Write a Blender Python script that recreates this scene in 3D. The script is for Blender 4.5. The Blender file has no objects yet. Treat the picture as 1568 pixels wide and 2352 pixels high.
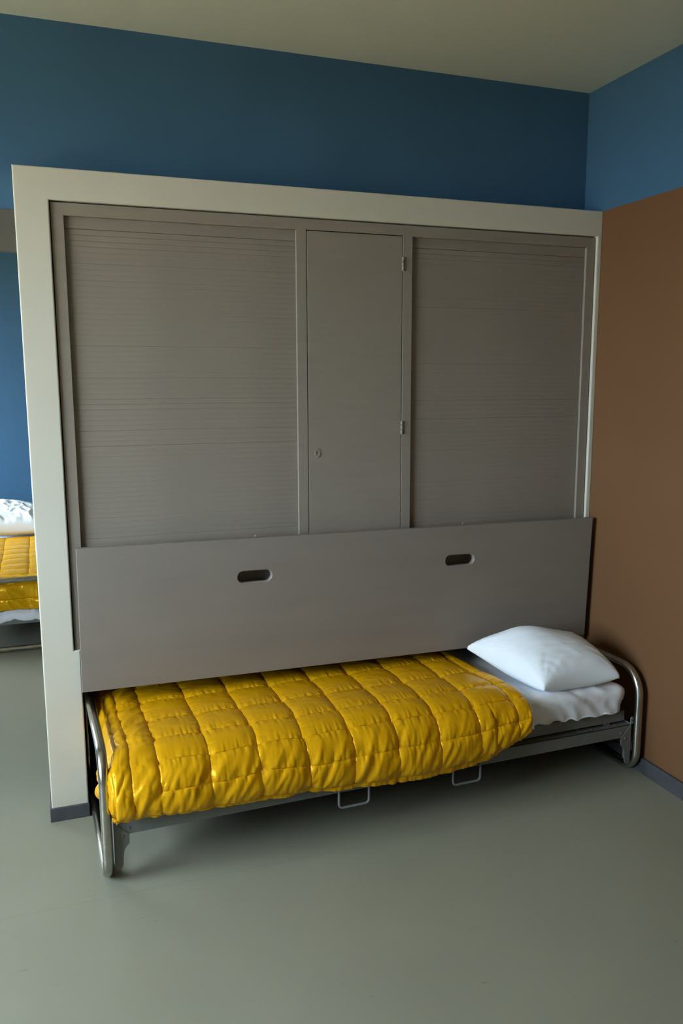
import bpy, math, random
import numpy as np
from mathutils import Vector, Matrix, noise

random.seed(7)
scene = bpy.context.scene
col = scene.collection
R = math.radians

# ------------------------------------------------------------------ camera
F_PX, YAW, PITCH, ROLL = 1879.48, -0.343191, 0.158114, -0.00283
cd = bpy.data.cameras.new('camera')
cd.sensor_fit = 'VERTICAL'; cd.sensor_height = 36.0; cd.lens = 36.0 * F_PX / 2352.0
cd.clip_start = 0.05
cam = bpy.data.objects.new('camera', cd); col.objects.link(cam)
fwd = Vector((-math.sin(YAW) * math.cos(PITCH), math.cos(YAW) * math.cos(PITCH), -math.sin(PITCH)))
rgt = Vector((math.cos(YAW), math.sin(YAW), 0)); up = rgt.cross(fwd)
r2 = math.cos(ROLL) * rgt + math.sin(ROLL) * up
u2 = -math.sin(ROLL) * rgt + math.cos(ROLL) * up
M = Matrix.Identity(4)
for i in range(3):
    M[i][0], M[i][1], M[i][2] = r2[i], u2[i], -fwd[i]
M.translation = Vector((-2.09788, -2.81175, 1.5))
cam.matrix_world = M
scene.camera = cam

# ------------------------------------------------------------------ light
SKY_COL, SKY_STR = (0.74, 0.87, 1.0), 25.0
SUN_STR, SUN_ELEV = 55.0, 58.0
EXPOSURE = 0.36
world = bpy.data.worlds.new('sky'); scene.world = world
world.use_nodes = True
bg = world.node_tree.nodes['Background']
bg.inputs[0].default_value = (*SKY_COL, 1); bg.inputs[1].default_value = SKY_STR
sd = bpy.data.lights.new('sun', 'SUN'); sd.energy = SUN_STR; sd.angle = R(0.6); sd.color = (1.0, 0.93, 0.80)
sun = bpy.data.objects.new('sun', sd); col.objects.link(sun)
# the sun stands behind the building: it lights the garden, not the room
sun.rotation_euler = Vector((-math.cos(R(SUN_ELEV)) * 0.9, math.cos(R(SUN_ELEV)) * 0.43, -math.sin(R(SUN_ELEV)))).to_track_quat('-Z', 'Y').to_euler()
vs = scene.view_settings
vs.view_transform = 'Standard'; vs.look = 'None'; vs.gamma = 1.0; vs.use_curve_mapping = False
vs.exposure = EXPOSURE
cy = scene.cycles
cy.use_denoising = True
cy.max_bounces = 10; cy.diffuse_bounces = 7; cy.glossy_bounces = 4; cy.transparent_max_bounces = 8
cy.sample_clamp_indirect = 8.0
cy.caustics_reflective = False; cy.caustics_refractive = False

# ------------------------------------------------------------------ dimensions
XL, ZT = -2.1572, 2.1571          # left edge and top of the white surround (front plane y = 0)
YB, ZC = 0.122, 2.627             # blue upper wall plane and ceiling
WX, WY0, WY1 = -4.2, -4.6, 4.35   # window wall, wall behind the camera, far wall
BED_LOC, BED_ROT = (-2.0, -0.452, 0.0), R(1.5)
BED2_LOC, BED2_ROT = (-2.01, 1.99, 0.0), R(90)
WIN = [('window_1', -2.20, -0.30, .80), ('window_2', 2.3, 3.9, .60)]
WZ1 = 2.30

# ------------------------------------------------------------------ helpers
def tag(o, label=None, cat=None, group=None, kind=None):
    if label: o['label'] = label
    if cat: o['category'] = cat
    if group: o['group'] = group
    if kind: o['kind'] = kind
    return o

def empty(name, loc=(0, 0, 0), rz=0.0):
    o = bpy.data.objects.new(name, None); col.objects.link(o)
    o.location = loc; o.rotation_euler = (0, 0, rz); o.empty_display_size = 0.1
    return o

def link(name, me, mat=None, parent=None):
    o = bpy.data.objects.new(name, me); col.objects.link(o)
    if mat is not None and not me.materials: me.materials.append(mat)
    if parent: o.parent = parent
    return o

def bevel(o, w=0.002, seg=2):
    m = o.modifiers.new('bevel', 'BEVEL'); m.width = w; m.segments = seg; m.limit_method = 'ANGLE'
    m.harden_normals = False
    return o

def copy_tree(o, parent=None):
    c = o.copy(); col.objects.link(c); c.parent = parent
    for ch in o.children: copy_tree(ch, c)
    return c

class MB:
    def __init__(s): s.v = []; s.f = []; s.smooth = []
    def add(s, vs, fs, smooth=False):
        n = len(s.v); s.v += [tuple(p) for p in vs]
        s.f += [tuple(i + n for i in f) for f in fs]; s.smooth += [smooth] * len(fs)
        return s
    def box(s, a, b):
        x0, y0, z0 = a; x1, y1, z1 = b
        return s.add([(x0, y0, z0), (x1, y0, z0), (x1, y1, z0), (x0, y1, z0), (x0, y0, z1), (x1, y0, z1), (x1, y1, z1), (x0, y1, z1)],
                     [(0, 3, 2, 1), (4, 5, 6, 7), (0, 1, 5, 4), (1, 2, 6, 5), (2, 3, 7, 6), (3, 0, 4, 7)])
    def prism_xz(s, poly, y0, y1):
        n = len(poly)
        vs = [(x, y0, z) for x, z in poly] + [(x, y1, z) for x, z in poly]
        fs = [tuple(range(n)), tuple(range(2 * n - 1, n - 1, -1))]
        fs += [((i + 1) % n, i, i + n, (i + 1) % n + n) for i in range(n)]
        return s.add(vs, fs)
    def tube(s, path, r, closed=False, n=12):
        P = [Vector(p) for p in path]; m = len(P); vs = []; fs = []
        prev = None
        for i in range(m):
            if closed: t = (P[(i + 1) % m] - P[i - 1]).normalized()
            else: t = (P[min(i + 1, m - 1)] - P[max(i - 1, 0)]).normalized()
            if prev is None:
                a = Vector((1, 0, 0)) if abs(t.x) < .9 else Vector((0, 1, 0))
                nn = (a - t * a.dot(t)).normalized()
            else: nn = (prev - t * prev.dot(t)).normalized()
            prev = nn; bb = t.cross(nn)
            for k in range(n):
                q = 2 * math.pi * k / n
                vs.append(P[i] + r * (math.cos(q) * nn + math.sin(q) * bb))
        for i in range(m if closed else m - 1):
            j = (i + 1) % m
            for k in range(n):
                fs.append((i * n + k, i * n + (k + 1) % n, j * n + (k + 1) % n, j * n + k))
        s.add(vs, fs, True)
        if not closed:
            b = len(s.v) - m * n
            s.f += [tuple(b + k for k in range(n - 1, -1, -1)), tuple(b + (m - 1) * n + k for k in range(n))]; s.smooth += [False, False]
        return s
    def rivet(s, c, r, axis='-y', n=10, h=0.6):
        # domed head
        vs = []; fs = []
        d = {'-y': (Vector((1, 0, 0)), Vector((0, 0, 1)), Vector((0, -1, 0))), '+z': (Vector((1, 0, 0)), Vector((0, 1, 0)), Vector((0, 0, 1))),
             '+y': (Vector((1, 0, 0)), Vector((0, 0, 1)), Vector((0, 1, 0)))}[axis]
        c = Vector(c)
        rings = [(1, 0), (.92, .45), (.6, .85)]
        for a, b in rings:
            for k in range(n):
                q = 2 * math.pi * k / n
                vs.append(c + d[0] * r * a * math.cos(q) + d[1] * r * a * math.sin(q) + d[2] * r * h * b)
        vs.append(c + d[2] * r * h)
        for i in range(2):
            for k in range(n): fs.append((i * n + k, i * n + (k + 1) % n, (i + 1) * n + (k + 1) % n, (i + 1) * n + k))
        for k in range(n): fs.append((2 * n + k, 2 * n + (k + 1) % n, 3 * n))
        return s.add(vs, fs, True)
    def mesh(s, name):
        me = bpy.data.meshes.new(name); me.from_pydata(s.v, [], s.f); me.update()
        me.polygons.foreach_set('use_smooth', s.smooth)
        import bmesh
        bm = bmesh.new(); bm.from_mesh(me); bmesh.ops.recalc_face_normals(bm, faces=bm.faces[:]); bm.to_mesh(me); bm.free()
        return me
    def build(s, name, mat, parent=None): return link(name, s.mesh(name), mat, parent)

def arc_path(pts, rads, closed=False, seg=7):
    """polyline with rounded corners"""
    P = [Vector(p) for p in pts]; n = len(P); out = []
    for i in range(n):
        if not closed and i in (0, n - 1): out.append(P[i]); continue
        a = (P[i - 1] - P[i]); b = (P[(i + 1) % n] - P[i]); r = rads[i] if isinstance(rads, (list, tuple)) else rads
        a.normalize(); b.normalize()
        ang = a.angle(b); t = r / math.tan(ang / 2)
        c = P[i] + (a + b).normalized() * (r / math.sin(ang / 2))
        s0 = P[i] + a * t; s1 = P[i] + b * t
        v0 = s0 - c; v1 = s1 - c; w = v0.angle(v1)
        for k in range(seg + 1):
            f = k / seg
            out.append(c + (v0 * math.sin((1 - f) * w) + v1 * math.sin(f * w)) / math.sin(w))
    return out

def plate(name, loops, y0, y1, bev, mat, parent=None, res=1):
    """flat board standing in the XZ plane, front at y0, with holes and a softened edge (loops are visible front outlines)"""
    c = bpy.data.curves.new(name, 'CURVE'); c.dimensions = '2D'; c.fill_mode = 'BOTH'
    c.extrude = max((y1 - y0) / 2 - bev, 1e-5); c.bevel_depth = bev; c.bevel_resolution = res
    for lp in loops:
        sp = c.splines.new('POLY'); sp.points.add(len(lp) - 1)
        for p, (x, z) in zip(sp.points, lp): p.co = (x, z, 0, 1)
        sp.use_cyclic_u = True
    o = bpy.data.objects.new(name, c); col.objects.link(o)
    bpy.context.view_layer.update()
    dg = bpy.context.evaluated_depsgraph_get()
    me = bpy.data.meshes.new_from_object(o.evaluated_get(dg))
    bpy.data.objects.remove(o); bpy.data.curves.remove(c)
    me.name = name
    me.transform(Matrix(((1, 0, 0, 0), (0, 0, -1, (y0 + y1) / 2), (0, 1, 0, 0), (0, 0, 0, 1))))
    me.polygons.foreach_set('use_smooth', [False] * len(me.polygons))
    me.materials.clear(); me.update()
    return link(name, me, mat, parent)

def inset(rect, d):
    x0, x1, z0, z1 = rect
    return [(x0 + d, z0 + d), (x1 - d, z0 + d), (x1 - d, z1 - d), (x0 + d, z1 - d)]

# ------------------------------------------------------------------ materials
def mat(name, color, rough=0.6, metal=0.0, spec=0.5, var=0.06, vscale=3.0, bump=0.0, bscale=200.0, detail=4.0, stretch=None, sheen=0.0, coat=0.0):
    m = bpy.data.materials.new(name); m.use_nodes = True
    nt = m.node_tree; N = nt.nodes; L = nt.links
    b = N['Principled BSDF']
    b.inputs['Roughness'].default_value = rough; b.inputs['Metallic'].default_value = metal
    b.inputs['Specular IOR Level'].default_value = spec
    if sheen: b.inputs['Sheen Weight'].default_value = sheen; b.inputs['Sheen Roughness'].default_value = 0.4
    if coat: b.inputs['Coat Weight'].default_value = coat; b.inputs['Coat Roughness'].default_value = 0.25
    tc = N.new('ShaderNodeTexCoord'); mp = N.new('ShaderNodeMapping')
    if stretch: mp.inputs['Scale'].default_value = stretch
    L.new(tc.outputs['Object'], mp.inputs['Vector'])
    n1 = N.new('ShaderNodeTexNoise'); n1.inputs['Scale'].default_value = vscale; n1.inputs['Detail'].default_value = detail
    L.new(mp.outputs[0], n1.inputs['Vector'])
    mr = N.new('ShaderNodeMapRange'); mr.inputs[1].default_value = 0.3; mr.inputs[2].default_value = 0.7
    mr.inputs[3].default_value = 1 - var; mr.inputs[4].default_value = 1 + var
    L.new(n1.outputs['Fac'], mr.inputs[0])
    vm = N.new('ShaderNodeVectorMath'); vm.operation = 'SCALE'
    vm.inputs[0].default_value = color
    L.new(mr.outputs[0], vm.inputs['Scale'])
    L.new(vm.outputs[0], b.inputs['Base Color'])
    if bump:
        n2 = N.new('ShaderNodeTexNoise'); n2.inputs['Scale'].default_value = bscale; n2.inputs['Detail'].default_value = 3
        L.new(mp.outputs[0], n2.inputs['Vector'])
        bp = N.new('ShaderNodeBump'); bp.inputs['Strength'].default_value = bump; bp.inputs['Distance'].default_value = 0.002
        L.new(n2.outputs['Fac'], bp.inputs['Height']); L.new(bp.outputs[0], b.inputs['Normal'])
    m['vm'] = 0
    return m

BLUE = (0.046, 0.124, 0.232)
BROWN = (0.148, 0.070, 0.029)
M_BLUE = mat('blue_wall_paint', BLUE, 0.75, spec=0.3, var=0.05, bump=0.10, bscale=120)
M_WHITE = mat('warm_white_paint', (0.60, 0.57, 0.49), 0.6, spec=0.35, var=0.03, bump=0.06, bscale=150)
M_CEIL = mat('ceiling_paint', (0.63, 0.655, 0.575), 0.85, spec=0.2, var=0.03, vscale=1.5, bump=0.05, bscale=100)
M_GREY = mat('grey_cabinet_paint', (0.265, 0.226, 0.190), 0.5, spec=0.4, var=0.04, vscale=6, bump=0.10, bscale=90, stretch=(1, 1, 8))
M_SLAT = mat('grey_slat_paint', (0.252, 0.214, 0.180), 0.5, spec=0.4, var=0.05, vscale=5, bump=0.12, bscale=60, stretch=(1, 1, 10))
M_PANEL = mat('grey_panel_paint', (0.245, 0.210, 0.186), 0.42, spec=0.45, var=0.05, vscale=2.5, bump=0.08, bscale=110, stretch=(1, 1, 5))
M_DARK = mat('dark_interior', (0.05, 0.047, 0.042), 0.8, spec=0.2)
M_BASE = mat('slate_baseboard', (0.062, 0.061, 0.070), 0.45, var=0.18, vscale=30)
M_BEAM = mat('grey_beam_paint', (0.085, 0.078, 0.068), 0.5, var=0.06)
M_PLAIN = mat('off_white_plaster', (0.40, 0.37, 0.32), 0.8, spec=0.2, var=0.03)
M_TUBE = mat('worn_nickel_tube', (0.50, 0.48, 0.43), 0.26, metal=1.0, var=0.10, vscale=25, bump=0.03, bscale=60)
M_RAIL = mat('grey_enamel_steel', (0.170, 0.174, 0.165), 0.36, spec=0.5, var=0.06, vscale=12)
M_WIRE = mat('grey_wire_enamel', (0.24, 0.26, 0.28), 0.35, spec=0.5)
M_LINEN = mat('white_linen', (0.84, 0.89, 0.96), 0.85, spec=0.15, var=0.015, bump=0.12, bscale=500, sheen=0.15)
M_SHEET = mat('white_sheet', (0.83, 0.85, 0.91), 0.85, spec=0.15, var=0.015, bump=0.12, bscale=500, sheen=0.1)
M_QUILT = mat('mustard_satin', (0.76, 0.375, 0.005), 0.31, metal=0.15, spec=0.5, var=0.05, vscale=8, bump=0.06, bscale=60)
M_QUILT.node_tree.nodes['Principled BSDF'].inputs['Specular Tint'].default_value = (1.0, 0.80, 0.30, 1)
M_BRASS = mat('dull_brass', (0.42, 0.36, 0.20), 0.35, metal=1.0)
M_FRAME = mat('window_frame_paint', (0.30, 0.30, 0.28), 0.5)
M_GROUND = mat('sunlit_garden', (0.27, 0.215, 0.14), 0.9, spec=0.1, var=0.25, vscale=0.6)

def mat_two_tone():
    m = mat('brown_and_blue_wall_paint', BROWN, 0.72, spec=0.3, var=0.05, vscale=2.0, bump=0.12, bscale=130)
    nt = m.node_tree; N = nt.nodes; L = nt.links
    b = N['Principled BSDF']
    src = b.inputs['Base Color'].links[0].from_node
    ge = N.new('ShaderNodeNewGeometry'); sx = N.new('ShaderNodeSeparateXYZ'); L.new(ge.outputs['Position'], sx.inputs[0])
    gt = N.new('ShaderNodeMath'); gt.operation = 'GREATER_THAN'; gt.inputs[1].default_value = ZT
    L.new(sx.outputs['Z'], gt.inputs[0])
    mx = N.new('ShaderNodeMix'); mx.data_type = 'RGBA'
    L.new(gt.outputs[0], mx.inputs['Factor'])
    L.new(src.outputs[0], mx.inputs['A']); mx.inputs['B'].default_value = (*BLUE, 1)
    L.new(mx.outputs['Result'], b.inputs['Base Color'])
    return m
M_RIGHT = mat_two_tone()

def mat_floor():
    m = mat('grey_green_linoleum', (0.272, 0.266, 0.207), 0.40, spec=0.45, var=0.07, vscale=1.3, bump=0.05, bscale=40, detail=6)
    nt = m.node_tree; N = nt.nodes; L = nt.links
    b = N['Principled BSDF']; src = b.inputs['Base Color'].links[0].from_node
    ge = N.new('ShaderNodeNewGeometry'); sx = N.new('ShaderNodeSeparateXYZ'); L.new(ge.outputs['Position'], sx.inputs[0])
    # welded seam of the linoleum sheets, running along the bed
    a = N.new('ShaderNodeMath'); a.operation = 'ADD'; a.inputs[1].default_value = 0.505; L.new(sx.outputs['Y'], a.inputs[0])
    ab = N.new('ShaderNodeMath'); ab.operation = 'ABSOLUTE'; L.new(a.outputs[0], ab.inputs[0])
    mr = N.new('ShaderNodeMapRange'); mr.inputs[1].default_value = 0.0012; mr.inputs[2].default_value = 0.004
    mr.inputs[3].default_value = 0.93; mr.inputs[4].default_value = 1.0; L.new(ab.outputs[0], mr.inputs[0])
    # short scuffs
    mp = N.new('ShaderNodeMapping'); mp.inputs['Scale'].default_value = (14, 50, 1); mp.inputs['Rotation'].default_value = (0, 0, 0.5)
    L.new(ge.outputs['Position'], mp.inputs[0])
    n = N.new('ShaderNodeTexNoise'); n.inputs['Scale'].default_value = 1.0; n.inputs['Detail'].default_value = 2; L.new(mp.outputs[0], n.inputs['Vector'])
    m2 = N.new('ShaderNodeMapRange'); m2.inputs[1].default_value = 0.72; m2.inputs[2].default_value = 0.80
    m2.inputs[3].default_value = 1.0; m2.inputs[4].default_value = 0.72; L.new(n.outputs['Fac'], m2.inputs[0])
    mu = N.new('ShaderNodeMath'); mu.operation = 'MULTIPLY'; L.new(mr.outputs[0], mu.inputs[0]); L.new(m2.outputs[0], mu.inputs[1])
    vm = N.new('ShaderNodeVectorMath'); vm.operation = 'SCALE'; L.new(src.outputs[0], vm.inputs[0]); L.new(mu.outputs[0], vm.inputs['Scale'])
    L.new(vm.outputs[0], b.inputs['Base Color'])
    return m
M_FLOOR = mat_floor()

def mat_glass():
    m = bpy.data.materials.new('window_glass'); m.use_nodes = True
    N = m.node_tree.nodes; L = m.node_tree.links; N.clear()
    o = N.new('ShaderNodeOutputMaterial'); t = N.new('ShaderNodeBsdfTransparent'); g = N.new('ShaderNodeBsdfGlossy')
    g.inputs['Roughness'].default_value = 0.02; t.inputs[0].default_value = (0.95, 0.97, 0.96, 1)
    x = N.new('ShaderNodeMixShader'); x.inputs[0].default_value = 0.06
    L.new(t.outputs[0], x.inputs[1]); L.new(g.outputs[0], x.inputs[2]); L.new(x.outputs[0], o.inputs[0])
    return m
M_GLASS = mat_glass()

# ------------------------------------------------------------------ setting
def struct(name, mb, m, label, cat, bev=0):
    o = mb.build(name, m); tag(o, label, cat, kind='structure')
    if bev: bevel(o, bev)
    return o

struct('floor', MB().box((WX - .2, WY0 - .2, -.15), (.2, WY1 + .2, 0)), M_FLOOR, 'grey green linoleum floor of both sleeping rooms', 'floor')
struct('ceiling', MB().box((WX - .2, WY0 - .2, ZC), (.2, WY1 + .2, ZC + .25)), M_CEIL, 'plain off white ceiling above the blue walls', 'ceiling')
struct('wall_right', MB().box((0, WY0 - .2, 0), (.2, WY1 + .2, ZC)), M_RIGHT, 'right wall painted brown below and blue above', 'wall')
struct('wall_back', MB().box((WX, YB, 2.046), (0, YB + .13, ZC)), M_BLUE, 'blue upper wall above the white framed wardrobe', 'wall')
struct('wall_far', MB().box((WX - .2, WY1, 0), (0, WY1 + .2, ZC)), M_BLUE, 'bright blue wall of the next room behind the second bed', 'wall')
struct('wall_front', MB().box((WX - .2, WY0 - .2, 0), (0, WY0, ZC)), M_PLAIN, 'off white wall behind the viewer', 'wall')
wl = MB().box((WX - .2, WY0, WZ1), (WX, WY1, ZC))
for _, a, b, zs in WIN: wl.box((WX - .2, a, 0), (WX, b, zs))
ys = [WY0] + [y for w in WIN for y in w[1:3]] + [WY1]
for i in range(0, len(ys), 2): wl.box((WX - .2, ys[i], 0), (WX, ys[i + 1], WZ1))
struct('wall_left', wl, M_PLAIN, 'off white window wall at the left', 'wall')
struct('ground', MB().box((-60, -50, -3.3), (30, 50, -3.2)), M_GROUND, 'sunlit garden ground outside the windows', 'ground')
for name, y0, y1, WZ0 in WIN:
    w = empty(name, (WX - .1, (y0 + y1) / 2, WZ0))
    tag(w, 'long strip window in the left wall of the %s room' % ('near' if y1 < 0 else 'far'), 'window', kind='structure')
    h = (y1 - y0) / 2; n = 4
    f = MB().box((-.04, -h, 0), (.04, h, .05)).box((-.04, -h, WZ1 - WZ0 - .05), (.04, h, WZ1 - WZ0))
    f.box((-.04, -h, .05), (.04, -h + .05, WZ1 - WZ0 - .05)).box((-.04, h - .05, .05), (.04, h, WZ1 - WZ0 - .05))
    f.build('window_frame', M_FRAME, w)
    pw = (2 * h - .1) / n
    for i in range(n):
        a = -h + .05 + i * pw
        if i: MB().box((-.035, a - .02, .05), (.035, a + .02, WZ1 - WZ0 - .05)).build('mullion', M_FRAME, w)
        MB().box((-.003, a + .02, .05), (.003, a + pw - .02, WZ1 - WZ0 - .05)).build('pane', M_GLASS, w)
    pl = bpy.data.lights.new('portal', 'AREA'); pl.shape = 'RECTANGLE'; pl.size = 2 * h; pl.size_y = WZ1 - WZ0
    pl.cycles.is_portal = True
    po = bpy.data.objects.new('sky_portal', pl); col.objects.link(po)
    po.location = (WX - .12, (y0 + y1) / 2, (WZ0 + WZ1) / 2)
    po.rotation_euler = Matrix(((0, 0, -1), (1, 0, 0), (0, -1, 0))).to_euler()

struct('trim_2', MB().box((WX, YB - .008, 1.915), (XL + .06, YB + .016, 2.046)), M_BEAM, 'dark grey door head beam across the opening at the left', 'beam', .002)
struct('baseboard_right', MB().box((-.013, WY0, 0), (0, 0, .062)), M_BASE, 'dark slate baseboard along the brown wall', 'baseboard', .003)
struct('baseboard_back', MB().box((XL - .006, -.009, 0), (-2.033, .0, .049)).box((XL - .006, 0, 0), (XL, .6, .049)), M_BASE,
       'short chipped slate baseboard on the white post', 'baseboard', .002)
b = .004
surround = plate('trim_1', [[(XL + b, .0), (-2.0352 - b, .0), (-2.0352 - b, .5942 + b), (-2.0555 - b, .5942 + b), (-2.0555 - b, 2.0609 + b), (-.0205 + b, 2.0609 + b),
                             (-.0205 + b, .0), (-.001 - .002, .0), (-.001 - .002, ZT - b), (XL + b, ZT - b)]], 0, .125, b, M_WHITE)
tag(surround, 'warm white painted surround framing the grey wardrobe', 'trim', kind='structure')

# ------------------------------------------------------------------ wardrobe
wd = empty('built_in_wardrobe', (0, 0, 0))
tag(wd, 'grey built-in wardrobe with two tambour shutters and a narrow door', 'wardrobe')
c = MB()
c.box((-2.155, .126, 0), (-2.06, .60, 2.04)).box((-.03, .126, 0), (-.001, .60, 2.04)).box((-2.155, .575, 0), (-.001, .60, 2.04))
c.box((-2.0, .126, 2.0), (-.03, .575, 2.04)).box((-2.054, .085, .56), (-.022, .575, .59)).box((-2.054, .07, .60), (-.022, .085, 2.059))
c.build('carcass', M_DARK, wd)
S1 = (-2.0136, -1.2537, .64, 2.018); DR = (-1.2165, -.8495, .64, 2.0203); S2 = (-.8116, -.062, .64, 2.018)
FR = (-2.0520, -.0240, .5985, 2.0570)
eb = .0015
plate('face_frame', [inset(FR, eb)] + [inset(r_, -eb) for r_ in (S1, DR, S2)], .010, .0225, eb, M_GREY, wd)
def shutter(rect):
    x0, x1, z0, z1 = rect
    back = MB().box((x0 - .012, .0385, z0 - .02), (x1 + .012, .0425, z1 + .012)).build('tambour_shutter', M_DARK, wd)
    head = MB().box((x0 - .010, .0230, z1 - .036), (x1 + .010, .0380, z1 + .012)).build('lead_rail', M_SLAT, back); bevel(head, .0008, 1)
    pitch = .0172; hgt = .01712; ch = .0004
    y0 = .0240; x0 -= .010; x1 += .010
    prof = [(y0 + ch * .55, 0), (y0, ch), (y0 - .0003, hgt * .5), (y0, hgt - ch), (y0 + ch * .55, hgt), (y0 + .012, hgt), (y0 + .012, 0)]
    n = len(prof); m = MB()
    m.add([(x0, y, z) for y, z in prof] + [(x1, y, z) for y, z in prof],
          [tuple(range(n)), tuple(range(2 * n - 1, n - 1, -1))] + [((i + 1) % n, i, i + n, (i + 1) % n + n) for i in range(n)])
    me = m.mesh('slat')
    z = z1 - .037 - pitch; k = 0
    while z > z0 - .005:
        o = link('slat', me, M_SLAT, back)
        j = random.gauss(0, .00006)
        if k in (0, 1, 3, 6): j *= .2
        o.location = (0, random.gauss(0, .00012), z + j)
        o.rotation_euler = (random.gauss(0, .002), 0, 0)
        z -= pitch + (.0006 if k in (0, 1) else .00035 if random.random() < .12 else 0); k += 1
    return back
shutter(S1); shutter(S2)
x0, x1, z0, z1 = DR; g = .0022
door = MB().box((x0 + g, .0105, z0), (x1 - g, .0225, z1 - g * 1.3)).build('door', M_GREY, wd); bevel(door, .0012, 2)
MB().box((x0 - .006, .0235, z0 - .01), (x1 + .006, .034, z1 + .006)).build('door_backing', M_DARK, wd)
for za, zb in ((1.896, 1.946), (1.304, 1.354)):
    m = MB()
    d = (zb - za) / 3
    for k in range(3):
        m.tube([(-.8495, .0085, za + k * d + .0006), (-.8495, .0085, za + (k + 1) * d - .0006)], .0048, n=10)
    m.box((-.8535, .0095, za), (-.8455, .0115, zb))
    m.build('hinge', M_GREY, door)
ex, ez = -1.181, 1.244
oval = [(ex + .0105 * math.cos(q), ez + .0165 * math.sin(q)) for q in [2 * math.pi * k / 28 for k in range(28)]]
key = [(ex - .0022 + .0032 * math.cos(q), ez + .003 + .004 * math.sin(q)) for q in [R(-50 + 280 * k / 12) for k in range(13)]]
key += [(ex - .0022 - .0017, ez - .0090), (ex - .0022 + .0017, ez - .0090)]
esc = plate('escutcheon', [oval, key], .0085, .0108, .0005, M_GREY, door)
MB().tube([(ex, .0100, ez), (ex, .0104, ez)], .0092, n=14).build('keyhole', M_DARK, esc)

# ------------------------------------------------------------------ lift-up panel in front of the bed niche
PL0, PLX1, PZT, PZB, PDZ, PLN = -2.037, -.0282, .9642, .4657, -.0151, .0167
W = PLX1 - PL0; H = PZT - PZB
pn = empty('niche_panel', (PL0, -.0235 + .0, PZB))
tag(pn, 'long grey panel with two oblong hand slots above the near bed', 'panel')
pn.rotation_euler = (math.atan2(PLN, H), math.atan2(-PDZ, W), 0)
def stadium(cx, cz, w, h, n=12):
    r = h / 2; a = w / 2 - r
    return [(cx + a + r * math.cos(q), cz + r * math.sin(q)) for q in [R(-90 + 180 * k / n) for k in range(n + 1)]] + \
           [(cx - a + r * math.cos(q), cz + r * math.sin(q)) for q in [R(90 + 180 * k / n) for k in range(n + 1)]]
def zl(xw, zw): return zw - PZB - PDZ * (xw - PL0) / W
slots = [(-1.440 - PL0, zl(-1.44, .8215)), (-.629 - PL0, zl(-.629, .8185))]
eb = .0016
# board in three layers so the slots get a wide soft edge and the outline a narrow one
b1 = plate('board', [[(eb, eb), (W - eb, eb), (W - eb, H - eb), (eb, H - eb)]] + [stadium(sx, sz, .1325, .0525) for sx, sz in slots], -.0165, .0035, eb, M_PANEL, pn)
for sx, sz in slots:
    # rounded lining of the slot
    mb = MB(); path = stadium(sx, sz, .1325, .0525, 14); n = len(path); vs = []; fs = []
    lay = [(0, -.01645), (.0012, -.0166), (.0035, -.0158), (.0055, -.0132), (.0060, -.008), (.0060, .0033), (0, .0033)]
    inn = stadium(sx, sz, .1325 - .012, .0525 - .012, 14)
    for d, y in lay:
        for (ax, az), (bx, bz) in zip(path, inn):
            f = d / .006; vs.append((ax + (bx - ax) * f, y, az + (bz - az) * f))
    for i in range(len(lay)):
        j = (i + 1) % len(lay)
        for k in range(n): fs.append((i * n + k, i * n + (k + 1) % n, j * n + (k + 1) % n, j * n + k))
    mb.add(vs, fs, True); mb.build('slot_edge', M_PANEL, pn)
for xw in (-1.433, -.616):
    lx = xw - PL0
    pth = [(lx - .004, -.005, H - .004), (lx - .0045, -.005, H + .004), (lx - .002, -.006, H + .008), (lx + .002, -.007, H + .008), (lx + .004, -.008, H + .005), (lx + .006, -.009, H + .0015), (lx + .012, -.010, H + .0012)]
    MB().tube(pth, .0014, n=8).build('hook', M_BRASS, pn)

# ------------------------------------------------------------------ tube bed
BL, BW = 1.965, .755     # loop to loop, depth
bed = empty('pull_out_bed', BED_LOC, BED_ROT)
tag(bed, 'near steel tube bed with grey rails pulled out from under the panel', 'bed', 'pull-out tube beds')
TR, TZ = .0155, .412
for lx in (0, BL):
    loop = arc_path([(lx, 0, TR), (lx, BW, TR), (lx, BW, TZ), (lx, 0, TZ)], [.075, .075, .10, .10], True, 9)
    MB().tube(loop, TR, True, 16).build('end_loop', M_TUBE, bed)
x0, x1 = .024, BL - .024
Y0, Y1 = .012, BW - .012
z0, z1 = .152, .200; T = .003
for yy, s in ((Y0, 1), (Y1, -1)):
    rl = MB().box((x0, min(yy, yy + s * T), z0), (x1, max(yy, yy + s * T), z1)).box((x0, min(yy, yy + s * .034), z1 - T), (x1, max(yy, yy + s * .034), z1)).build('side_rail', M_RAIL, bed)
    if s > 0:
        ax = '-y'
        for xr, zr in ((x0 + .042, .170), (x1 - .042, .170)):
            MB().rivet((xr, yy, zr), .0046, ax).build('rivet', M_RAIL, rl)
        for k, xr in enumerate([x0 + .075, x0 + .092] + [x1 - .06 - .055 * i for i in range(8)]):
            MB().rivet((xr, yy + .017, z1), .0042, '+z').build('rivet', M_RAIL, rl)
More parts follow.
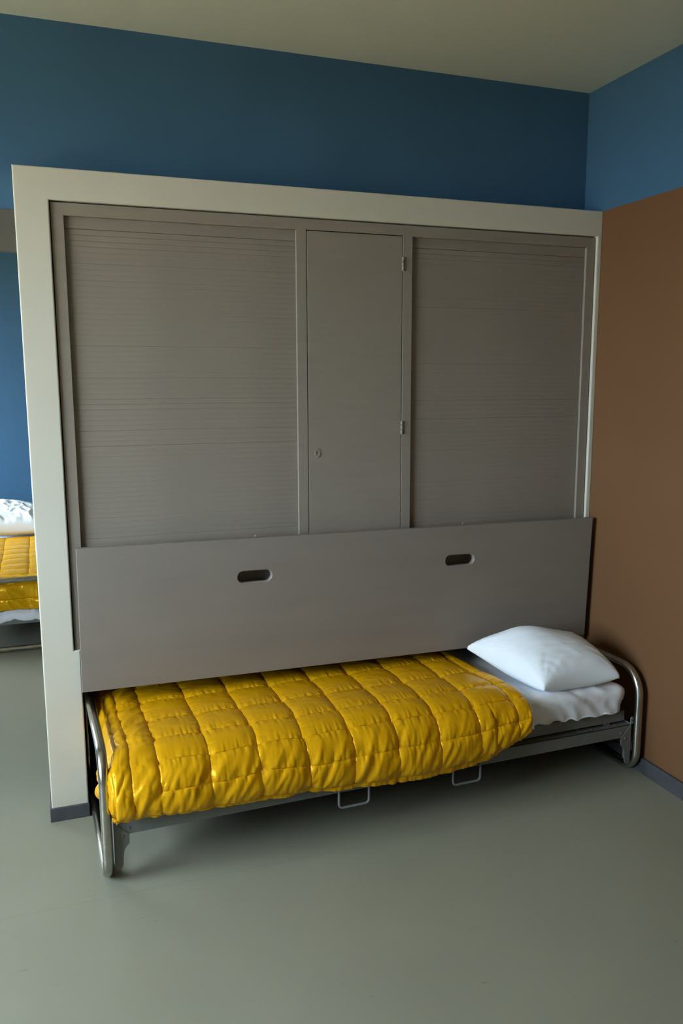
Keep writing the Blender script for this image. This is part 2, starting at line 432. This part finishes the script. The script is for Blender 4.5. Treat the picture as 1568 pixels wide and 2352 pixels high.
for xx, s in ((x0, 1), (x1, -1)):
    MB().box((min(xx, xx + s * T), Y0 + T, z0), (max(xx, xx + s * T), Y1 - T, z1)).box((min(xx, xx + s * .03), Y0 + .034, z1 - T), (max(xx, xx + s * .03), Y1 - .034, z1)).build('end_rail', M_RAIL, bed)
    poly = [(0, .197), (.0425, .151), (.0425, .123), (.036, .116), (.029, .108), (.0255, .098), (.0235, .080), (.0215, .056), (.018, .047), (.010, .042), (.002, .040), (0, .042)]
    for yy, t in ((Y0, 1), (Y1, -1)):
        p2 = [(xx + s * a, zz) for a, zz in poly]
        gm = MB().prism_xz(p2, yy - t * .0022, yy + t * .002)
        gm.box((min(xx - s * .003, xx), min(yy - t * .0022, yy + t * .036), .05), (max(xx - s * .003, xx), max(yy - t * .0022, yy + t * .036), .205))
        gs = gm.build('corner_bracket', M_RAIL, bed); bevel(gs, .0006, 1)
        if t > 0: MB().rivet((xx + s * .024, yy - .0022, .148), .0046, '-y').build('rivet', M_RAIL, gs)
    # lug that clamps the rail to the loop
    lg = plate('clamp_lug', [[(xx - s * .002 + a, zz) for a, zz in ((-.006, .205), (.006, .205), (.006, .226), (.003, .231), (-.003, .231), (-.006, .226))]], Y0 - .006, Y0 - .003, .0006, M_WIRE, bed)
    MB().rivet((xx - s * .002, Y0 - .006, .219), .0032, '-y').build('rivet', M_DARK, lg)
# mattress frame above
u0, u1 = .212, .257; v0 = .030; ux0, ux1 = .045, BL - .040
mfr = MB().box((ux0, v0, u0), (ux1, v0 + T, u1)).box((ux0, v0, u1 - T), (ux1, v0 + .035, u1)).box((ux0, BW - v0 - T, u0), (ux1, BW - v0, u1))
mfr.box((ux0, v0 + T, u0), (ux0 + T, BW - v0 - T, u1)).box((ux1 - T, v0 + T, u0), (ux1, BW - v0 - T, u1)).box((ux1 - .035, v0 + .035, u1 - T), (ux1, BW - v0 - T, u1))
mf = mfr.build('mattress_frame', M_RAIL, bed)
for xr in (ux1 - .18, ux1 - .60, .5): MB().rivet((xr, v0, .236), .0046, '-y').build('rivet', M_RAIL, mf)
MB().rivet((ux1 - .025, v0 + .02, u1), .0042, '+z').build('rivet', M_RAIL, mf)
MB().box((ux0 + .003, v0 + .035, u1 - .008), (ux1 - .035, BW - v0 - .004, u1 - .003)).build('mattress_support', M_DARK, bed)
for px in (.3, .9, 1.4, 1.85): MB().box((px - .012, v0 + .004, .2005), (px + .012, BW - v0 - .004, .2115)).build('spacer_bar', M_RAIL, bed)
for a, b_ in ((.744, .852), (1.172, 1.281)):
    MB().tube(arc_path([(a, Y0 - .0035, .185), (a, Y0 - .004, .099), (b_, Y0 - .004, .099), (b_, Y0 - .0035, .185)], .014, False, 6), .0042, n=10).build('pull_handle', M_WIRE, bed)

bed2 = copy_tree(bed)
bed2.location = BED2_LOC; bed2.rotation_euler = (0, 0, BED2_ROT)
tag(bed2, 'second steel tube bed seen end-on through the opening beside the white post', 'bed', 'pull-out tube beds')

def place(o, which):
    o.location = BED_LOC if which == 1 else BED2_LOC
    o.rotation_euler = (0, 0, BED_ROT if which == 1 else BED2_ROT)
    return o

# ------------------------------------------------------------------ bedding helpers
def fbm(p, o=3):
    return noise.fractal(Vector(p), 0.9, 2.0, o, noise_basis='PERLIN_ORIGINAL')

def grid_mesh(name, P, closed_u=False):
    nu, nv, _ = P.shape
    idx = np.arange(nu * nv).reshape(nu, nv)
    f = np.stack([idx[:-1, :-1], idx[1:, :-1], idx[1:, 1:], idx[:-1, 1:]], -1).reshape(-1, 4)
    me = bpy.data.meshes.new(name)
    me.from_pydata(P.reshape(-1, 3).tolist(), [], f.tolist()); me.update()
    me.polygons.foreach_set('use_smooth', [True] * len(me.polygons))
    return me

def grid_normals(P):
    du = np.gradient(P, axis=0); dv = np.gradient(P, axis=1)
    n = np.cross(du, dv); n /= np.linalg.norm(n, axis=-1, keepdims=True) + 1e-12
    return n

def smooth_curve(pts, n):
    """Catmull-Rom resampled by arc length"""
    P = np.array(pts, float); Q = np.vstack([2 * P[0] - P[1], P, 2 * P[-1] - P[-2]]); out = []
    for i in range(len(P) - 1):
        a, b_, c_, d = Q[i:i + 4]
        for t in np.linspace(0, 1, 24, endpoint=False):
            out.append(.5 * ((2 * b_) + (-a + c_) * t + (2 * a - 5 * b_ + 4 * c_ - d) * t * t + (-a + 3 * b_ - 3 * c_ + d) * t ** 3))
    out.append(P[-1]); out = np.array(out)
    s = np.concatenate([[0], np.cumsum(np.linalg.norm(np.diff(out, axis=0), axis=1))])
    q = np.linspace(0, s[-1], n)
    return np.stack([np.interp(q, s, out[:, k]) for k in range(out.shape[1])], -1), q

# ------------------------------------------------------------------ mattress
def make_mattress():
    lo = Vector((.088, .010, .258)); hi = Vector((1.902, .725, .365)); r = .036
    st = .011
    nx, ny, nz = [max(2, int((hi[i] - lo[i]) / st)) for i in range(3)]
    import bmesh
    bm = bmesh.new()
    def face(o, a, b_, na, nb):
        g = [[bm.verts.new(o + a * (i / na) + b_ * (j / nb)) for j in range(nb + 1)] for i in range(na + 1)]
        for i in range(na):
            for j in range(nb): bm.faces.new((g[i][j], g[i + 1][j], g[i + 1][j + 1], g[i][j + 1]))
    X = Vector((hi.x - lo.x, 0, 0)); Y = Vector((0, hi.y - lo.y, 0)); Z = Vector((0, 0, hi.z - lo.z))
    face(lo + Z, X, Y, nx, ny); face(lo, Y, X, ny, nx); face(lo, X, Z, nx, nz); face(lo + Y, Z, X, nz, nx); face(lo, Z, Y, nz, ny); face(lo + X, Y, Z, ny, nz)
    bmesh.ops.remove_doubles(bm, verts=bm.verts[:], dist=.0005)
    il = lo + Vector((r, r, .02)); ih = hi - Vector((r, r, r))
    for v in bm.verts:
        p = v.co
        q = Vector([min(max(p[i], il[i]), ih[i]) for i in range(3)])
        d = p - q
        if d.length > 1e-9:
            rr = r if p.z > q.z - 1e-9 else .046
            dn = d.normalized()
            if d.z < 0: d2 = Vector((d.x, d.y, 0)); p = q + (d2.normalized() * r if d2.length > 1e-9 else Vector((0, 0, 0))) + Vector((0, 0, d.z))
            else: p = q + dn * r
        else: dn = Vector((0, 0, 1))
        # sheet folds, pulled down diagonally over the front edge
        w = 0
        if p.y < .16 and p.z > .255:
            k = max(0, 1 - p.y / .16) ** .7
            s = p.x * 11 + p.z * 22 + 1.4 * noise.noise(Vector((p.x * 5, p.z * 8, 1.3)))
            a = fbm((s, p.z * 3 + p.y * 4, 4.4), 2)
            w = k * (.008 * (1 - 2.0 * abs(a)) - .004 + .0015 * noise.noise(Vector((p.x * 40, p.z * 30, 2))))
        if p.x > 1.8: w += .006 * noise.noise(Vector((p.y * 14, p.z * 22, 9))) * (p.x - 1.8) / .1
        w += .0022 * noise.noise(Vector((p.x * 11, p.y * 11, 3)))
        v.co = p + dn * w
        if p.z < .30 and p.y < .03: v.co.z += .006 * noise.noise(Vector((p.x * 20, 0, 6))) * (.30 - p.z) / .04
    # untucked corner of the sheet at the head end
    for v in bm.verts:
        p = v.co
        e = max(0, 1 - (Vector((p.x - 1.895, p.y - .03, (p.z - .335)))).length / .06)
        if e > 0: v.co += Vector((.022, -.006, .004)) * e * e * (3 - 2 * e)
    me = bpy.data.meshes.new('mattress'); bm.to_mesh(me); bm.free()
    me.polygons.foreach_set('use_smooth', [True] * len(me.polygons)); me.materials.append(M_SHEET)
    return me
me = make_mattress()
m1 = place(link('mattress', me), 1); tag(m1, 'white sheeted mattress on the near bed under the pillow', 'mattress', 'mattresses')
m2 = place(link('mattress', me), 2); tag(m2, 'white sheeted mattress on the second bed in the next room', 'mattress', 'mattresses')

# ------------------------------------------------------------------ bed sheets
def cross_profile(off, zend, n=90, back=.69):
    pts = [(back, .367 + off), (.45, .367 + off), (.2, .367 + off), (.09, .366 + off), (.04, .358 + off * .9), (.012 - off * .5, .335), (.001 - off, .30), (-.001 - off, zend)]
    return smooth_curve(pts, n)
def make_sheet1():
    prof, s = cross_profile(.006, .262, 110)
    nu = 60
    P = np.zeros((nu, len(s), 3))
    for i in range(nu):
        f = i / (nu - 1)
        for j in range(len(s)):
            y, z = prof[j]
            end = 1.455 + .035 * max(0, 1 - y / .25) + .012 * math.sin(y * 9)
            x = 1.28 + (end - 1.28) * f
            w = .0015 * noise.noise(Vector((x * 12, y * 9, z * 9)))
            if s[j] > s[-1] - .12: w += .004 * noise.noise(Vector((x * 26, s[j] * 10, 2.2)))
            P[i, j] = (x, y - (w if z < .34 else 0), z + (w if z >= .34 else 0))
    me = grid_mesh('bed_sheet', P); me.materials.append(M_LINEN); return me
o = place(link('bed_sheet', make_sheet1()), 1); so = o.modifiers.new('solid', 'SOLIDIFY'); so.thickness = .004; so.offset = -1
tag(o, 'smooth white turned-down sheet beside the quilt edge on the near bed', 'sheet')
def make_sheet2():
    pts = [(.9, .371), (.4, .371), (.17, .371), (.12, .365), (.092, .34), (.086, .30), (.078, .25), (.040, .222), (.0205, .205), (.0195, .172)]
    prof, s = smooth_curve(pts, 110); nv = 120
    P = np.zeros((len(s), nv, 3))
    for i in range(len(s)):
        x, z = prof[i]
        k = max(0, (.36 - z) / .18)
        for j in range(nv):
            y = .03 + .66 * j / (nv - 1)
            w = k * (.012 * noise.noise(Vector((y * 22, z * 3, .4))) + .010 * noise.noise(Vector((y * 9, z * 5, 7))))
            dz = k * (.022 * noise.noise(Vector((y * 11, 0, 3.1))) + .012 * noise.noise(Vector((y * 30, 0, 5))))
            P[i, j] = (x - .6 * max(w, -.002), y, z + dz)
    me = grid_mesh('bed_sheet', P); me.materials.append(M_SHEET); return me
o = place(link('bed_sheet', make_sheet2()), 2); so = o.modifiers.new('solid', 'SOLIDIFY'); so.thickness = .003; so.offset = 0
tag(o, 'white sheet hanging crumpled below the quilt at the foot of the second bed', 'sheet')

# ------------------------------------------------------------------ quilts
def make_quilt():
    # across the bed: (ly, z) of the stitched level, back to front hem
    prof, s = smooth_curve([(.71, .384), (.56, .390), (.40, .393), (.24, .394), (.12, .391), (.045, .378), (-.012, .347), (-.042, .302), (-.048, .257), (-.034, .215)], 330)
    def s_at(ly=None, z=None):
        if z is None: return float(np.interp(-ly, -prof[:, 0][:260], s[:260]))
        h = 225; return float(np.interp(-z, -prof[h:, 1], s[h:]))
    rows = [s[0] - .02, s_at(ly=.562), s_at(ly=.402), s_at(ly=.242), s_at(ly=.108), s_at(z=.364), s_at(z=.303), s[-1] - .016, s[-1] + .012]
    cols = [-.19, -.085, 0.0, .078, .158] + [.158 + .1555 * k for k in range(1, 9)] + [1.465]
    us = np.linspace(-.165, 1.452, 500)
    nu, nv = len(us), len(s)
    # along the bed: position and drop over the foot end
    kx = np.array([-.165, -.12, -.08, -.04, -.01, .02, .05, .08]); kl = np.array([.052, .046, .044, .046, .050, .056, .066, .082]); kd = np.array([.158, .128, .095, .058, .032, .012, .002, 0])
    hemx = [0, .07, .2, .42, .6, .92, 1.15, 1.30, 1.40, 1.46]; hemz = [.226, .226, .222, .209, .202, .181, .178, .200, .236, .262]
    P = np.zeros((nu, nv, 3))
    for i, u in enumerate(us):
        lx = float(np.interp(u, kx, kl)) if u < .08 else u
        dE = float(np.interp(u, kx, kd)) if u < .08 else 0.0
        hz = float(np.interp(lx, hemx, hemz))
        for j in range(nv):
            ly, z = prof[j]
            d1 = .394 - z
            k = d1 / (.394 - .215)
            d1 = d1 + k * k * (.215 - hz)
            D = (abs(d1) ** 6 + dE ** 6) ** (1 / 6.)
            x = lx
            if u > 1.25:   # right-hand edge runs askew, its front corner rounded
                e = (u - 1.25) / .202
                x += e * (-.045 + .055 * max(0., 1 - max(ly, 0) / .3) - .03 * k * k)
            if u < .08:    # foot end: close to the loop at the front, a corner bulging out through it
                q = min(1., max(0., (.08 - u) / .06))
                x -= q * .024 * max(0., 1 - max(ly, 0) / .10)
                x -= q * .062 * math.exp(-((D - .125) / .045) ** 2) * math.exp(-((ly - .13) / .065) ** 2) * (.8 + .7 * noise.noise(Vector((ly * 16, u * 22, 5))))
            yy = ly + (.010 * k if u > 1.3 else 0) - .010 * k * noise.noise(Vector((u * 4, 0, 1.5)))
            P[i, j] = (x, yy, .394 - D)
    N = grid_normals(P)
    if N[nu // 2, nv // 4, 2] < 0: N = -N
    cols = np.array(cols); rows = np.array(rows)
    disp = np.zeros((nu, nv)); 
    for i, u in enumerate(us):
        for j in range(nv):
            v = s[j]
            uu = u + .007 * noise.noise(Vector((u * 7, v * 7, 0))); vv = v + .007 * noise.noise(Vector((u * 7, v * 7, 11))) + .012 * (u - .7)
            ci = int(np.searchsorted(cols, uu)) ; ci = min(max(ci, 1), len(cols) - 1)
            ri = int(np.searchsorted(rows, vv)); ri = min(max(ri, 1), len(rows) - 1)
            cw = cols[ci] - cols[ci - 1]; rw = rows[ri] - rows[ri - 1]
            tu = min(max((uu - cols[ci - 1]) / cw, 0), 1); tv = min(max((vv - rows[ri - 1]) / rw, 0), 1)
            du = min(tu, 1 - tu) * cw; dv = min(tv, 1 - tv) * rw
            band = uu < .158
            pu = (4 * tu * (1 - tu)); pv = (4 * tv * (1 - tv))
            if band: pv = .82 + .18 * pv; dv = max(dv, .02)
            front = min(1., max(0., (v - rows[5]) / .08))
            hgt = .006 + .0085 * min(1, cw / .15) * min(1, rw / .12)
            if v > rows[-2]: hgt *= .45
            d = hgt * (pu ** .34) * (.30 + .70 * pv ** .28)
            # pinched stitching where seams cross, gathers running off the seams
            d -= .005 * math.exp(-(du * du + dv * dv) / .0002)
            g1 = noise.noise(Vector((uu * 105, ri * 7.3, vv * 16))); g2 = noise.noise(Vector((vv * 95, ci * 5.1, uu * 16)))
            d += .0040 * g1 * math.exp(-dv / .020) * min(1., dv / .004) + .0024 * g2 * math.exp(-du / .020) * min(1., du / .004)
            if band: d += .0070 * (.6 - 1.8 * abs(noise.noise(Vector((vv * 15 + uu * 13, uu * 8, ci * 3.7))))) * (pu ** .5)
            # soft creases of the satin
            c1 = fbm((uu * 9 + vv * 5, vv * 13 - uu * 4, 3.3), 2)
            d += .0011 * (1 - 2 * abs(c1)) * (pu * pv) ** .4
            if front > 0:
                f1 = fbm((uu * 17 + vv * 10, vv * 6, 8.1), 2)
                f2 = noise.noise(Vector((uu * 13 - vv * 12, vv * 9, 1.9)))
                d += front * (.0055 * (1 - 2.4 * abs(f1)) - .002 + .004 * f2) * (.35 + .65 * min(1., dv / .012))
            if u < .08: d *= 1 - .9 * min(1., float(np.interp(u, kx, kd)) / .05) * min(1., max(0., (v - rows[5]) / .06))
            disp[i, j] = d
    P = P + N * disp[..., None]
    P[..., 2] = np.maximum(P[..., 2], .178)
    me = grid_mesh('quilt', P); me.materials.append(M_QUILT)
    return me
me = make_quilt()
for w, lab in ((1, 'mustard yellow satin quilt stitched in squares on the near bed'), (2, 'mustard yellow satin quilt on the second bed in the next room')):
    o = place(link('quilt', me), w); so = o.modifiers.new('solid', 'SOLIDIFY'); so.thickness = .006; so.offset = -1
    tag(o, lab, 'quilt', 'mustard satin quilts')

# ------------------------------------------------------------------ pillows
def make_pillow(A, B, C, D, top, bot, seed, zmin, n=110, crumple=0.0):
    """A front-left, B front-right, C back-left, D back-right"""
    A, B, C, D = [np.array(q, float) for q in (A, B, C, D)]
    def surf(sign):
        P = np.zeros((n, n, 3))
        for i in range(n):
            u = -1 + 2 * i / (n - 1)
            for j in range(n):
                v = -1 + 2 * j / (n - 1)
                # seams bow inwards between the corners
                uu = u * (1 - .085 * (1 - v * v)); vv = v * (1 - .085 * (1 - u * u))
                a, b_ = (uu + 1) / 2, (vv + 1) / 2
                p = (A * (1 - a) + B * a) * (1 - b_) + (C * (1 - a) + D * a) * b_
                e = max(0., (1 - u * u) * (1 - v * v))
                h = e ** .34 if sign > 0 else e ** .5
                h *= 1 + .24 * math.exp(-((u + .40) ** 2 + (v - .45) ** 2) / .30) - .10 * math.exp(-((u - .6) ** 2 + (v - .7) ** 2) / .3)
                w = 0
                rA = math.hypot((u + 1) * .9, v + 1); rr = math.hypot(1 - abs(u), 1 - abs(v))
                ang = math.atan2(1 - abs(v) + 1e-6, 1 - abs(u) + 1e-6)
                # fine arcs around the near corner, gathers off the seams
                w += .0011 * math.sin(rA * 34 + 2.2 * noise.noise(Vector((u * 3, v * 3, seed)))) * math.exp(-((rA - .30) / .30) ** 2) * min(1, e * 6)
                w += .0022 * (1 - 2.2 * abs(fbm((u * 1.5 + v * 2.0, v * 3.0 - u * .9, seed + 3), 2))) * min(1, e * 4)
                w += .004 * noise.noise(Vector((ang * 7, seed, rr))) * math.exp(-rr / .5) * min(1, e * 8)
                if crumple: w += crumple * (1 - 2.4 * abs(fbm((u * 2.6 + v * 1.1, v * 2.2 - u * .7, seed + 9), 3))) * min(1, e * 5)
                z = (top if sign > 0 else -bot) * h
                p = p.copy(); p[2] += z + (w if sign > 0 else 0)
                if sign < 0 and p[2] < zmin: p[2] = zmin
                if sign > 0 and p[2] < zmin + .004: p[2] = zmin + .004
                P[i, j] = p
        return P
    T = surf(1); Bm = surf(-1)
    verts = T.reshape(-1, 3).tolist() + Bm.reshape(-1, 3).tolist(); N0 = n * n; f = []
    for i in range(n - 1):
        for j in range(n - 1):
            a = i * n + j
            f.append((a, a + n, a + n + 1, a + 1)); f.append((N0 + a, N0 + a + 1, N0 + a + n + 1, N0 + a + n))
    import bmesh
    m = bpy.data.meshes.new('pillow'); m.from_pydata(verts, [], f)
    bm = bmesh.new(); bm.from_mesh(m); bmesh.ops.remove_doubles(bm, verts=bm.verts[:], dist=.0042)
    bmesh.ops.recalc_face_normals(bm, faces=bm.faces[:]); bm.to_mesh(m); bm.free()
    m.polygons.foreach_set('use_smooth', [True] * len(m.polygons)); m.materials.append(M_LINEN)
    return m
o = link('pillow', make_pillow((-.458, -.398, .392), (-.128, -.402, .400), (-.610, -.085, .470), (-.120, -.105, .462), .108, .075, 2.1, .372))
tag(o, 'plump white pillow leaning against the grey panel', 'pillow', 'white pillows')
o = place(link('pillow', make_pillow((1.36, .66, .455), (1.36, .04, .455), (1.86, .67, .47), (1.86, .03, .47), .150, .07, 6.4, .374, crumple=.014)), 2)
tag(o, 'crumpled white pillow on the second bed against the bright blue wall', 'pillow', 'white pillows')
